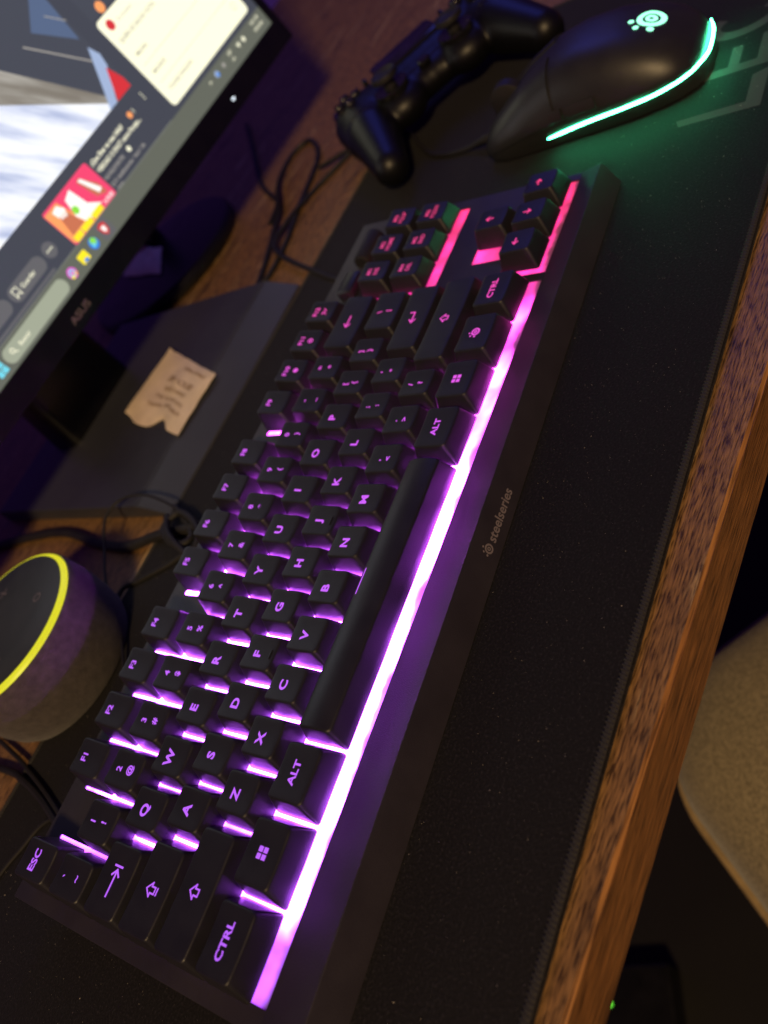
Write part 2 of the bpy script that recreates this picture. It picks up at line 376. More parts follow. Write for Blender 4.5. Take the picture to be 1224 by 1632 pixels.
# ------------------------------------------------------------------ keyboard
KT = 0.07
kb = empty('keyboard', (0, 0, 0), (KT, 0, 0))
tag(kb, 'black compact keyboard with purple to pink backlight on the desk mat', 'keyboard')
DECK, FLOORZ = 11.6, 10.9
wells = [(1.3, 15 * U + .7, -4.2, 5 * U + .7),
         (1.3, U + .6, 5 * U + .7, 117), (2 * U - .6, 6 * U + .6, 5 * U + .7, 117), (6.5 * U - .6, 10.5 * U + .6, 5 * U + .7, 117), (11 * U - .6, 15 * U + .7, 5 * U + .7, 117),
         (15.25 * U - .3, 18.25 * U + .8, 3 * U - 3.6, 5 * U + .7),
         (15.25 * U + .6, 18.25 * U + 2.2, -4.4, U - .4), (16.25 * U - 5, 17.25 * U + 2.2, U - .4, 2 * U - .6)]
X0, X1, Y1 = -5.5, 355.0, 125.0
xs = sorted(set([X0, X1] + [round(v, 3) for q in wells for v in q[:2]])); ys = sorted(set([-4.4, Y1] + [round(v, 3) for q in wells for v in q[2:]]))
vid = {}; cm = MB()
def cv(x, y, z):
    k = (round(x, 2), round(y, 2), round(z, 2))
    if k not in vid: vid[k] = len(cm.v); cm.v.append(k)
    return vid[k]
def inwell(x, y): return any(a < x < b_ and c < y < d_ for a, b_, c, d_ in wells)
NX, NY = len(xs) - 1, len(ys) - 1
op = [[inwell((xs[i] + xs[i + 1]) / 2, (ys[j] + ys[j + 1]) / 2) for j in range(NY)] for i in range(NX)]
for i in range(NX):
    for j in range(NY):
        x0, x1, y0, y1 = xs[i], xs[i + 1], ys[j], ys[j + 1]
        if not op[i][j]:
            cm.f.append((cv(x0, y0, DECK), cv(x1, y0, DECK), cv(x1, y1, DECK), cv(x0, y1, DECK)))
        for di, dj, e in ((-1, 0, (x0, y1, x0, y0)), (1, 0, (x1, y0, x1, y1)), (0, -1, (x0, y0, x1, y0)), (0, 1, (x1, y1, x0, y1))):
            a, b2 = i + di, j + dj
            out = not (0 <= a < NX and 0 <= b2 < NY)
            nop = False if out else op[a][b2]
            if op[i][j] and not nop:
                cm.f.append((cv(e[0], e[1], DECK), cv(e[2], e[3], DECK), cv(e[2], e[3], FLOORZ - .3), cv(e[0], e[1], FLOORZ - .3)))
            if out and dj != -1:
                cm.f.append((cv(e[0], e[1], 1.5), cv(e[2], e[3], 1.5), cv(e[2], e[3], DECK), cv(e[0], e[1], DECK)))
def fy(x): return 1 + max(0.0, min(1.0, x / 350)) * 6
for i in range(NX):
    x0, x1 = xs[i], xs[i + 1]
    pr = lambda x: [(x, -4.4, DECK), (x, -21.5 + fy(x), 14.2), (x, -27 + fy(x), 2.0), (x, -24 + fy(x), 0.8)]
    a, b2 = pr(x0), pr(x1)
    for k in range(3): cm.f.append((cv(*a[k + 1]), cv(*b2[k + 1]), cv(*b2[k]), cv(*a[k])))
for x, fl_ in ((X0, False), (X1, True)):
    q = [cv(x, -4.4, DECK), cv(x, -21.5 + fy(x), 14.2), cv(x, -27 + fy(x), 2.0), cv(x, -24 + fy(x), .8), cv(x, -4.4, 1.5)]
    cm.f.append(tuple(q if fl_ else reversed(q)))
cm.f.append((cv(X0, -4.4, 1.5), cv(X0, Y1, 1.5), cv(X1, Y1, 1.5), cv(X1, -4.4, 1.5)))
cm.obj('case', M_case, kb, bevel=0.7)
pm = MB(); pm.box(.2, 353.5, -4.5, 118, FLOORZ - 2, FLOORZ); pm.obj('light_plate', M_plate, kb)
for x in (30, 320):
    q = MB(); q.box(x - 15, x + 15, 104, 114, -7, 1.5); q.obj('foot', M_rubber, kb, bevel=.8)
    q = MB(); q.box(x - 15, x + 15, -15, -9, .2, 1.4); q.obj('foot', M_rubber, kb)
# brand print on the sloped front face
fx0 = 170.0
ya, za, yb, zb = -21.5 + fy(fx0), 14.2, -27 + fy(fx0), 2.0
tl = math.hypot(ya - yb, za - zb); ty, tz = (ya - yb) / tl, (za - zb) / tl; slope = 6 / 350
def on_facet(v2, x, s0):
    out = []
    for px, py in v2:
        s = s0 + py; X = x + px
        out.append((X, yb + ty * s + slope * (X - fx0) - tz * .12, zb + tz * s + ty * .12))
    return out
v2, f2 = text2('steelseries', 3.9, 0, 0, 0.98, 0.02, True); mesh_obj('brand_print', on_facet(v2, 159.5, 3.9), f2, M_print, kb)
v2, f2 = emblem2(1.9); mesh_obj('brand_emblem', on_facet(v2, 156.3, 5.6), f2, M_print, kb)

TILT = [-.03, -.03, .02, .07, .12, .14]; HT = [22.3, 22.6, 21.5, 21.5, 22.6, 23.2]
cap_cache = {}
def cap_shape(wd, row):
    space = wd > 80
    bx, by = (wd - 1.0) / 2, 9.05
    tx, ty_ = bx - 2.75, 6.9; oy = 0.55 if row < 5 else 0.9
    if space: tx, ty_ = bx - 2.2, 6.6
    h = HT[row]; til = TILT[row]; dish = 0.45
    def top(x, y):
        z = h + til * (y - oy)
        if space: return z + 0.5 - 1.1 * ((y - oy) / ty_) ** 2
        return z - dish * (1 - min(1, (x / tx) ** 2))
    return bx, by, tx, ty_, oy, top
def cap_mesh(wd, row):
    k = (round(wd, 2), row)
    if k in cap_cache: return cap_cache[k]
    bx, by, tx, ty_, oy, top = cap_shape(wd, row)
    nc, ns = 4, 6
    rings = []
    def ring(hx, hy, r, y0, zf): return [(x, y, zf(x, y)) for x, y in rrect(hx, hy, r, nc, ns, 0, y0)]
    base = 12.8
    rings.append(ring(bx - .6, by - .6, .8, 0, lambda x, y: base + .3))
    rings.append(ring(bx, by, 1.1, 0, lambda x, y: base))
    rings.append(ring(bx, by, 1.1, 0, lambda x, y: base + .8))
    ease = lambda t: t + .12 * math.sin(math.pi * t)
    for t in (.35, .7):
        g = t; rings.append(ring(bx + (tx + .55 - bx) * g, by + (ty_ + .55 - by) * g, 1.1 + .5 * g, oy * g, lambda x, y: base + .8 + (top(x, y) - .75 - base - .8) * t))
    rings.append(ring(tx + .55, ty_ + .55, 1.7, oy, lambda x, y: top(x, y) - .75))
    rings.append(ring(tx + .40, ty_ + .40, 1.65, oy, lambda x, y: top(x, y) - .3))
    rings.append(ring(tx + .05, ty_ + .05, 1.5, oy, lambda x, y: top(x, y) - .05))
    rings.append(ring(tx - .35, ty_ - .35, 1.4, oy, top))
    for g in (.72, .45, .2): rings.append(ring(tx * g, ty_ * g, 1.4 * g, oy, top))
    mb = MB(); mb.loft(rings, cap0=False, cap1=True)
    me = bpy.data.meshes.new('keycap'); me.from_pydata([(a * S, b2 * S, c * S) for a, b2, c in mb.v], [], mb.f); me.materials.append(M_cap)
    for q in me.polygons: q.use_smooth = True
    try: me.set_sharp_from_angle(angle=R(50))
    except Exception: pass
    cap_cache[k] = me; return me
def key(x, row, wu, legends, yoff=0.0, xoff=0.0, bump=False, dim=False):
    """x = left edge in key units; legends = list of flat shapes in key-top coordinates (mm)"""
    wd = wu * U; yc = (row + .5) * U + (2.0 if row == 5 else 0) + yoff
    me = cap_mesh(wd, row)
    o = bpy.data.objects.new('keycap', me); COL.objects.link(o); o.parent = kb
    o.location = ((x * U + wd / 2 + xoff) * S, yc * S, random.uniform(-.12, .12) * S)
    o.rotation_euler = (random.uniform(-.008, .008), random.uniform(-.008, .008), random.uniform(-.006, .006))
    bx, by, tx, ty_, oy, top = cap_shape(wd, row)
    for (v2, f2) in legends:
        mesh_obj('legend', [(px, py + oy, top(px, py + oy) + .13) for px, py in v2], f2, M_leg_dim if dim else M_leg, o)
    if bump:
        q = MB(); q.box(-1.8, 1.8, -5.6 + oy, -4.9 + oy, top(0, -5) - .2, top(0, -5) + .4); q.obj('homing_bar', M_cap, o, bevel=.15)
    return o
LY = 0.2
def letter_leg(c): return [text2(c, 3.3, -.6, -.7, 1.2, .04)]
def num_leg(a, b2): return [text2(a, 2.35, -.3, 1.6, 1.2, .03), text2(b2, 2.35, .4, -3.4, 1.2, .03)]
def sym_leg(a, b2): return [text2(a, 2.4, -.8, 1.4, 1.2, .03), text2(b2, 2.4, -.2, -3.2, 1.2, .03)]
def arrow(dx, dy, s):
    a = [(-s * dx, -s * dy), (s * dx, s * dy)]; px, py = -dy, dx; t = (s * dx, s * dy)
    return join2(stroke(a, .62), stroke([(t[0] - s * .8 * dx + s * .7 * px, t[1] - s * .8 * dy + s * .7 * py), t, (t[0] - s * .8 * dx - s * .7 * px, t[1] - s * .8 * dy - s * .7 * py)], .62))
def winlogo(s):
    g = .22; return join2(rect2(-s, -g, g, s), rect2(g, s, g, s), rect2(-s, -g, -s, -g), rect2(g, s, -s, -g))
def shift_leg(): return [stroke([(0, 2.3), (2.1, .2), (1.0, .2), (1.0, -1.6), (-1.0, -1.6), (-1.0, .2), (-2.1, .2), (0, 2.3)], .55)]
def caps_leg(): return shift_leg() + [stroke([(-1.0, -2.6), (1.0, -2.6)], .55)]
# number row
for i, (a, b2) in enumerate(ROW_N): key(i, 4, 1, num_leg(a, b2))
key(13, 4, 2, [join2(stroke([(-3.4, 0), (3.4, 0)], .65), stroke([(-1.6, 1.5), (-3.4, 0), (-1.6, -1.5)], .65))])
# Q row
key(0, 3, 1.5, [join2(stroke([(-5, 0), (3.4, 0)], .7), stroke([(1.6, 1.6), (3.4, 0), (1.6, -1.6)], .7), stroke([(4.6, 1.7), (4.6, -1.7)], .7))])
for i, c in enumerate('QWERTYUIOP'): key(1.5 + i, 3, 1, letter_leg(c))
key(11.5, 3, 1, sym_leg('[', '{')); key(12.5, 3, 1, sym_leg(']', '}')); key(13.5, 3, 1.5, sym_leg('\\', '|'))
# A row
key(0, 2, 1.75, caps_leg())
for i, c in enumerate('ASDFGHJKL'): key(1.75 + i, 2, 1, letter_leg(c), bump=c in 'FJ')
key(10.75, 2, 1, sym_leg(';', ':')); key(11.75, 2, 1, sym_leg("'", '"'))
key(12.75, 2, 2.25, [join2(stroke([(3, 2.2), (3, 0), (-3, 0)], .65), stroke([(-1.3, 1.5), (-3, 0), (-1.3, -1.5)], .65))])
# Z row
key(0, 1, 2.25, shift_leg())
for i, c in enumerate('ZXCVBNM'): key(2.25 + i, 1, 1, letter_leg(c))
key(9.25, 1, 1, sym_leg(',', '<')); key(10.25, 1, 1, sym_leg('.', '>')); key(11.25, 1, 1, sym_leg('/', '?')); key(12.25, 1, 2.75, shift_leg())
# bottom row
EDG = [0, 1.36, 2.68, 3.95, 9.85, 11.15, 12.4, 13.72, 15]
BL = [[text2('CTRL', 2.75, 0, -1.0, 1.2, .03)], [winlogo(1.9)], [text2('ALT', 2.75, 0, -1.0, 1.2, .03)], [stroke([(-4.5, 5.4), (5.5, 5.4)], .6)],
      [text2('ALT', 2.75, 0, -1.0, 1.2, .03)], [winlogo(1.9)], [move2(emblem2(2.0), .4, 0)], [text2('CTRL', 2.75, 0, -1.0, 1.2, .03)]]
for i in range(8): key(EDG[i], 0, EDG[i + 1] - EDG[i], BL[i])
# function row
key(0, 5, 1, [text2('ESC', 2.7, 0, -.6, 1.25, .03)])
for g, x0 in enumerate((2, 6.5, 11)):
    for i in range(4):
        n = g * 4 + i + 1; lg = [text2('F%d' % n, 2.4, -.3, 1.6, 1.2, .03)]
        if n == 10: lg.append(disc2(.3, -2.4, 1.3))
        if n == 11: lg.append(join2(ring2(0, -2.4, .9, 1.4), stroke([(-.8, -3.2), (.8, -1.6)], .5)))
        if n == 12: lg.append(join2(stroke([(-1.8, -3.4), (-.4, -1.4), (.6, -2.6), (1.8, -1.2)], .5), stroke([(-1.8, -1.2), (-.6, -1.2)], .5)))
        key(x0 + i, 5, 1, lg)
# navigation block and arrows
for i, (a, b2) in enumerate(NAVT):
    key(15.25 + i % 3, 4 if i < 3 else 3, 1, [text2(a, 2.3, -.4, 1.2, 1.2, .015), text2(b2, 2.3, -.2, -2.6, 1.0, .015)], dim=True)
for i, (dx, dy) in enumerate(((-1, 0), (0, -1), (1, 0))): key(15.25 + i, 0, 1, [move2(arrow(dx, dy, 1.7), 0, .8)], yoff=-2.2, xoff=1.5)
key(16.25, 1, 1, [move2(arrow(0, 1, 1.7), 0, .8)], yoff=-2.2, xoff=1.5)
# volume roller and media button behind the navigation keys
q = MB(); n = 40
prof = [(-11, 3.6), (-10.5, 4.6), (-9.5, 5.0), (9.5, 5.0), (10.5, 4.6), (11, 3.6)]
q.loft([[(x, (r + (.25 if k % 2 else 0)) * math.cos(2 * math.pi * k / n), (r + (.25 if k % 2 else 0)) * math.sin(2 * math.pi * k / n)) for k in range(n)] for x, r in prof])
ro = q.obj('volume_roller', M_rubber, kb, smooth=True, sharp=25); ro.location = (330 * S, 108 * S, 13.5 * S)
q = MB(); q.loft([[(x, y, z) for x, y in rrect(a, b2, 2.2, 4, 2)] for a, b2, z in ((8, 5, 11.4), (8, 5, 16.2), (7.2, 4.2, 17))])
mbtn = q.obj('media_button', M_cap, kb, smooth=True); mbtn.location = (303 * S, 108 * S, 0)

# ------------------------------------------------------------------ mouse
ms = empty('mouse', (427, 12, 0), (0, 0, R(2)))
tag(ms, 'black mouse with a green light strip and glowing round emblem', 'mouse')
SEC = [(-61, 9, 9), (-59.5, 17, 14.5), (-56, 23, 20), (-50, 27.5, 25.5), (-40, 30.5, 31), (-25, 31.8, 36), (-8, 31, 38), (8, 29.6, 36.5), (24, 28.6, 31), (36, 27.8, 25), (46, 26, 19.5), (52, 23.5, 15.5), (55.5, 21, 12.5), (57, 18.5, 10)]
def sec(y):
    for a, b2 in zip(SEC, SEC[1:]):
        if a[0] <= y <= b2[0]:
            t = (y - a[0]) / (b2[0] - a[0]); return a[1] + (b2[1] - a[1]) * t, a[2] + (b2[2] - a[2]) * t
    return SEC[-1][1:] if y > 0 else SEC[0][1:]
def mpt(y, th, off=0):
    hw, hh = sec(y); c, s = math.cos(th), math.sin(th)
    x = (hw + off) * math.copysign(abs(c) ** .62, c); z = 1.5 + (hh - 1.5 + off) * abs(s) ** .85
    x *= 1 - .16 * max(0, 1 - z / 14.0) ** 1.2      # undercut flanks
    return Vector((x, y, z))
ysm = []
for a, b2 in zip(SEC, SEC[1:]): ysm += [a[0] + (b2[0] - a[0]) * k / 2 for k in range(2)]
ysm.append(57)
q = MB(); NT = 36
q.loft([[mpt(y, math.pi * k / NT) for k in range(NT + 1)] for y in ysm])
q.obj('shell', M_mouse, ms, smooth=True, sharp=50)
for sg, name in ((-1, 'left_button'), (1, 'right_button')):
    q = MB(); t0, t1 = (R(95), R(160)) if sg < 0 else (R(20), R(85))
    yy = [8 + (57.6 - 8) * k / 16 for k in range(17)]; na = 12
    top_ = [[mpt(min(y, 57), t0 + (t1 - t0) * k / na, .9) + Vector((0, max(0, y - 57), 0)) for k in range(na + 1)] for y in yy]
    bot_ = [[mpt(min(y, 57), t0 + (t1 - t0) * k / na, -.5) for k in range(na, -1, -1)] for y in yy]
    q.loft([a + b2 for a, b2 in zip(top_, bot_)]); q.obj(name, M_mouse, ms, smooth=True, sharp=40)
for y0, y1 in ((-14, 2), (4, 22)):
    q = MB(); yy = [y0 + (y1 - y0) * k / 6 for k in range(7)]
    q.loft([[mpt(y, R(a), o_) for a, o_ in ((151, -.3), (151.5, 1.2), (157, 1.5), (161, 1.2), (161.5, -.3))] for y in yy]); q.obj('side_button', M_mouse, ms, smooth=True, sharp=35)
q = MB(); q.loft([[(x, 40 + r * math.cos(2 * math.pi * k / 32), 22 + r * math.sin(2 * math.pi * k / 32)) for k in range(32)] for x, r in ((-3.5, 8.6), (-3, 9.6), (3, 9.6), (3.5, 8.6))])
q.obj('scroll_wheel', M_rubber, ms, smooth=True, sharp=30)
def side_at(y, z):
    best = None
    for k in range(0, 181):
        p_ = mpt(y, math.pi / 2 + math.pi / 2 * k / 180, .3)
        if best is None or abs(p_.z - z) < abs(best.z - z): best = p_
    return best
pts = [side_at(y, z) for y, z in ((17, 7.5), (8, 8.6), (-4, 9.6), (-16, 10.2), (-27, 10.4), (-38, 10.4), (-46, 10.4), (-52.5, 10.3), (-57, 10.2))]
pts += [Vector((-10, -61.6, 10)), Vector((0, -62.2, 10)), Vector((10, -61.4, 10.2)), Vector((17, -59.5, 11))]
tube_mb(pts, lambda t: .62 * min(1, .35 + 8 * min(t, 1 - t)), 8, 6, 1.0).obj('light_strip', M_green, ms, smooth=True)
# emblem on the palm rest
v2, f2 = emblem2(6.2)
vv = []
for px, py in v2:
    y = -41 + py; hw, hh = sec(y); xx = px
    lo, hi = 0.0, math.pi
    for _ in range(30):
        mid = (lo + hi) / 2
        if mpt(y, mid).x > xx: lo = mid
        else: hi = mid
    p_ = mpt(y, lo, .25); vv.append((xx, y, p_.z))
mesh_obj('glowing_emblem', vv, f2, M_glogo, ms)
tube_mb([(0, 55, 7), (0, 64, 6), (2, 72, 4)], lambda t: 3.2 - 1.2 * t, 10, 6).obj('strain_relief', M_rubber, ms, smooth=True)
tube_mb([(1, 68, 5), (4, 80, 2.4), (8, 96, 1.6), (16, 112, 1.6), (34, 128, 1.6), (60, 150, 1.6), (70, 185, 1.6), (60, 230, 1.4)], 1.5, 8, 8).obj('cable', M_rubber, ms, smooth=True)

# ------------------------------------------------------------------ game controller
gc = empty('game_controller', (493, 134, 0), (0, 0, R(-43)))
gc.scale = (.93, .93, .93); tag(gc, 'black game controller with two thumbsticks on the mat behind the mouse', 'controller')
bm = bmesh.new()
def blob(p0, p1, r0, r1, n=9, sq=1.0):
    for i in range(n):
        t = i / (n - 1); c = Vector(p0).lerp(Vector(p1), t); r = r0 + (r1 - r0) * t
        mtx = Matrix.Translation(c * S) @ Matrix.Diagonal((r * S, r * S, r * S * sq, 1))
        bmesh.ops.create_icosphere(bm, subdivisions=3, radius=1, matrix=mtx)
for sg in (-1, 1):
    blob((sg * 50, 14, 24), (sg * 54, -14, 23), 23, 20, 8, .78)
    blob((sg * 54, -14, 23), (sg * 62, -56, 17), 18.5, 12.5, 9)
    blob((sg * 30, 12, 24), (sg * 50, 16, 24), 21, 23, 5, .8)
    blob((sg * 27, -10, 25), (sg * 27, -9, 25), 19, 19, 2, .7)
blob((-30, 14, 25), (30, 14, 25), 22, 22, 9, .72)
blob((-27, -4, 25), (27, -4, 25), 14, 14, 9, .8)
tmp = bpy.data.meshes.new('tmp'); bm.to_mesh(tmp); bm.free()
to = bpy.data.objects.new('tmp', tmp); COL.objects.link(to)
rm = to.modifiers.new('r', 'REMESH'); rm.mode = 'VOXEL'; rm.voxel_size = 1.6 * S
sm_ = to.modifiers.new('s', 'SMOOTH'); sm_.iterations = 8; sm_.factor = .5
bpy.context.view_layer.update(); dg = bpy.context.evaluated_depsgraph_get()
me = bpy.data.meshes.new_from_object(to.evaluated_get(dg)); bpy.data.objects.remove(to)
me.name = 'body'; me.materials.clear(); me.materials.append(M_black)
for q in me.polygons: q.use_smooth = True
me.materials.clear(); me.materials.append(M_ctl); o = bpy.data.objects.new('body', me); COL.objects.link(o); o.parent = gc
for sg in (-1, 1):
    q = lathe_mb([(11.5, 34), (13, 38), (12.6, 39.6), (9, 39.2)], 40, (sg * 27, -9, 0)); q.obj('stick_collar', M_gloss, gc, smooth=True, sharp=40)
    q = lathe_mb([(4.5, 38), (4.5, 44), (9.5, 45.5), (9.8, 47.5), (9.2, 49.2), (8.2, 49.4), (6.8, 48.2), (3, 47.6), (.2, 47.5)], 40, (sg * 27, -9, 0)); q.obj('thumbstick', M_rubber, gc, smooth=True, sharp=40)
q = MB(); q.loft([[(x, y + 24, z) for x, y in rrect(a, b2, 3, 4, 3)] for a, b2, z in ((26, 14, 36), (26, 14, 41.4), (25.2, 13.2, 42.2))]); q.obj('touchpad', M_gloss, gc, smooth=True)
for dx, dy in ((0, 7), (7, 0), (0, -7), (-7, 0)):
    lathe_mb([(4.6, 38), (4.6, 44.4), (4, 45.2), (.2, 45.6)], 24, (52 + dx * 1.25, 18 + dy * 1.25, 0)).obj('face_button', M_gloss, gc, smooth=True, sharp=40)
    q = MB(); q.loft([[(-52 + dx + x, 18 + dy + y, z) for x, y in rrect(a, a, 1.4, 3, 1)] for a, z in ((3.4, 38), (3.4, 43.6), (2.9, 44.3))]); q.obj('direction_button', M_gloss, gc, smooth=True)
lathe_mb([(4.6, 36), (4.6, 38.2), (4, 38.8), (.2, 38.8)], 24, (0, -9, 0)).obj('home_button', M_gloss, gc, smooth=True, sharp=40)
for sg in (-1, 1):
    q = MB(); q.loft([[(sg * 34 + x, 28 + y, z) for x, y in rrect(a, b2, 1.2, 3, 1)] for a, b2, z in ((1.6, 3.2, 36), (1.6, 3.2, 42.2), (1.2, 2.8, 42.6))]); q.obj('option_button', M_gloss, gc, smooth=True)
    q = MB(); q.loft([[(sg * 52 + x, 36 + k, 27 + z) for x, z in rrect(13, b2, 4, 4, 2)] for k, b2 in ((-8, 9), (2, 9), (5, 7.5), (6.5, 5))]); q.obj('shoulder_button', M_gloss, gc, smooth=True)

# ------------------------------------------------------------------ smart speaker
sp = empty('smart_speaker', (88, 207, 0)); tag(sp, 'round charcoal fabric smart speaker with a yellow light ring', 'speaker')
lathe_mb([(36, 0), (39, 1.0), (41.2, 5), (42.6, 12), (43.4, 22), (43.4, 30), (42.9, 36), (42.3, 39.2), (41.6, 40)], 96).obj('fabric_body', M_spk, sp, smooth=True)
lathe_mb([(41.7, 39.6), (41.5, 40.2), (40.5, 41.6), (39.4, 42.3), (39.2, 41.6)], 96, cap0=False, cap1=False).obj('light_ring', M_ring, sp, smooth=True)
lathe_mb([(39.3, 41.0), (39.1, 42.2), (38.3, 42.5), (20, 42.2), (.3, 42.2)], 96).obj('top_plate', M_spktop, sp, smooth=True)
for k in range(4):
    a = R(45 + 90 * k); x, y = 24 * math.cos(a), 24 * math.sin(a)
    b2 = MB(); v2, f2 = (join2(stroke([(-2.6, 0), (2.6, 0)], .7), stroke([(0, -2.6), (0, 2.6)], .7)) if k == 0 else stroke([(-2.6, 0), (2.6, 0)], .7) if k == 2 else ring2(0, 0, 1.8, 2.4))
    mesh_obj('button_mark', [(px + x, py + y, 42.45) for px, py in v2], f2, M_print, sp)

# ------------------------------------------------------------------ monitor
yaw, tilt = R(-4), R(8)
mon = empty('monitor', (265, 300, -3)); tag(mon, 'black computer monitor with lit screen and flat stand base', 'monitor')
O = Vector((538.5, 255.0, 85.1)) - Vector((265, 300, -3))
ex = Vector((math.cos(yaw), math.sin(yaw), 0)); n0 = Vector((math.sin(yaw), -math.cos(yaw), 0)); ey = Vector((0, 0, 1)) * math.cos(tilt) - n0 * math.sin(tilt); en = ex.cross(ey)
pan = bpy.data.objects.new('panel_frame', None)
PM = Matrix((ex, ey, en)).transposed().to_4x4(); PM.translation = O * S
def on_panel(name, verts, faces, mt, parent, **k):
    return mesh_obj(name, [PM @ (Vector(v) * S) / S for v in verts], faces, mt, parent, **k)
def prism(poly, z0, z1):
    n = len(poly); return [(x, y, z0) for x, y in poly] + [(x, y, z1) for x, y in poly], [tuple(reversed(range(n))), tuple(range(n, 2 * n))] + [(i, (i + 1) % n, n + (i + 1) % n, n + i) for i in range(n)]
SX0, SX1, SY0, SY1 = -529, 1.5, -3.0, 296
v, f = prism([(SX0 - 7, SY0 - 16), (SX1 + 7, SY0 - 16), (SX1 + 7, SY1 + 7), (SX0 - 7, SY1 + 7)], -28, -1.2); on_panel('housing', v, f, M_black, mon, bevel=1.5)
for nm, (a, b2, c, d_) in (('bezel', (SX0 - 7, SX1 + 7, SY0 - 16, SY0)), ('bezel', (SX0 - 7, SX1 + 7, SY1, SY1 + 7)), ('bezel', (SX0 - 7, SX0, SY0, SY1)), ('bezel', (SX1, SX1 + 7, SY0, SY1))):
    v, f = prism([(a, c), (b2, c), (b2, d_), (a, d_)], -1.2, 0.8); on_panel(nm, v, f, M_black, mon, bevel=.3)
ES = 1.15
def em(name, col, s=1.0): return glow(name, col, s * ES)
E_bg = em('screen_dark', (0.050, 0.056, 0.075)); E_task = em('screen_taskbar', (0.115, 0.125, 0.10)); E_search = em('screen_search', (0.33, 0.36, 0.27))
E_white = em('screen_text', (0.85, 0.83, 0.62)); E_grey = em('screen_grey_text', (0.36, 0.34, 0.31)); E_chat = em('screen_cream', (0.90, 0.88, 0.66), 1.1); E_ink = em('screen_ink', (0.33, 0.31, 0.22))
E_btn = em('screen_button', (0.115, 0.115, 0.125)); E_red = em('screen_red', (0.62, 0.03, 0.04)); E_pink = em('screen_pink', (0.85, 0.06, 0.16)); E_yel = em('screen_yellow', (0.95, 0.78, 0.02))
E_cyan = em('screen_cyan', (0.16, 0.62, 0.75)); E_blue = em('screen_blue', (0.03, 0.22, 0.75)); E_lblue = em('screen_pale_blue', (0.33, 0.42, 0.62)); E_navy = em('screen_navy', (0.055, 0.062, 0.082)); E_win = em('screen_blue_glass', (0.085, 0.125, 0.22))
E_orange = em('screen_orange', (0.95, 0.35, 0.12)); E_grn = em('screen_green', (0.25, 0.72, 0.05)); E_wht2 = em('screen_white', (0.95, 0.93, 0.88)); E_skin = em('screen_brown', (0.55, 0.16, 0.08)); E_line = em('screen_line', (0.2, 0.21, 0.19)); E_mag = em('screen_magenta', (0.75, 0.1, 0.6))
# video picture: pale boards lit in white and blue
E_vid, nt, b = new_mat('screen_video_floor')
tc = N(nt, 'ShaderNodeTexCoord'); mp = N(nt, 'ShaderNodeMapping'); mp.vector_type = 'TEXTURE'; mp.inputs['Rotation'].default_value = (0, R(51), 0); mp.inputs['Scale'].default_value = (0.045454545454545456, 0.045454545454545456, 0.007692307692307693)
nt.links.new(tc.outputs['Object'], mp.inputs['Vector']); nz = N(nt, 'ShaderNodeTexNoise'); nz.inputs['Scale'].default_value = 1; nz.inputs['Detail'].default_value = 5
nt.links.new(mp.outputs['Vector'], nz.inputs['Vector'])
rp = ramp(nt, [(0.30, (0.36, 0.41, 0.58)), (0.42, (0.55, 0.59, 0.72)), (0.55, (0.74, 0.76, 0.80)), (0.7, (0.80, 0.80, 0.78))]); nt.links.new(nz.outputs['Fac'], rp.inputs['Fac'])
nt.links.new(rp.outputs['Color'], b.inputs['Emission Color']); b.inputs['Emission Strength'].default_value = 1.15 * ES; b.inputs['Base Color'].default_value = (.02, .02, .02, 1)
E_vid2, nt, b = new_mat('screen_video_boards')
tc = N(nt, 'ShaderNodeTexCoord'); mp = N(nt, 'ShaderNodeMapping'); mp.vector_type = 'TEXTURE'; mp.inputs['Rotation'].default_value = (0, R(51), 0); mp.inputs['Scale'].default_value = (0.05, 0.05, 0.00625)
nt.links.new(tc.outputs['Object'], mp.inputs['Vector']); nz = N(nt, 'ShaderNodeTexNoise'); nz.inputs['Scale'].default_value = 1; nz.inputs['Detail'].default_value = 5
nt.links.new(mp.outputs['Vector'], nz.inputs['Vector'])
rp = ramp(nt, [(0.35, (0.20, 0.18, 0.15)), (0.65, (0.42, 0.40, 0.36))]); nt.links.new(nz.outputs['Fac'], rp.inputs['Fac'])
nt.links.new(rp.outputs['Color'], b.inputs['Emission Color']); b.inputs['Emission Strength'].default_value = ES; b.inputs['Base Color'].default_value = (.02, .02, .02, 1)
v, f = prism([(SX0, SY0), (SX1, SY0), (SX1, SY1), (SX0, SY1)], -1.15, -.6); scr = on_panel('screen', v, f, E_bg, mon)
def pic(name, shape, mt, z):
    v2, f2 = shape; return on_panel(name, [(x, y, -.6 + .05 * z) for x, y in v2], f2, mt, scr)
def poly(*p): return list(p), [tuple(range(len(p)))]
def rr2(x0, x1, y0, y1, r): v2 = rrect((x1 - x0) / 2, (y1 - y0) / 2, r, 6, 1, (x0 + x1) / 2, (y0 + y1) / 2); return v2, [tuple(range(len(v2)))]
VL, VB, VR, VT = -430, 40.6, -122, 214
pic('video_picture', rect2(VL, VR, VB, VT), E_navy, 1)
pic('video_floor', poly((VL, VB), (-139, VB), (-142, 48.6), (-178.8, 95.5), (-240, 172), (-330, 172), (VL, 172)), E_vid, 2)
pic('video_boards', poly((-139.5, VB), (-136.5, VB), (-142, 48.6), (-178.8, 95.5), (-240, 172), (-262, 172), (-205, 92)), E_vid2, 3)
pic('video_window', poly((-145.9, 96.4), (-125, 76.7), (-121.8, 100.8), (-122, 190), (-150, 190), (-128, 110)), E_win, 2)
pic('video_edge_line', stroke([(-156.6, 94.4), (-130, 64.8)], .9), E_grey, 3); pic('video_edge_line', stroke([(-131, 97), (-122.5, 88)], .6), E_grey, 3)
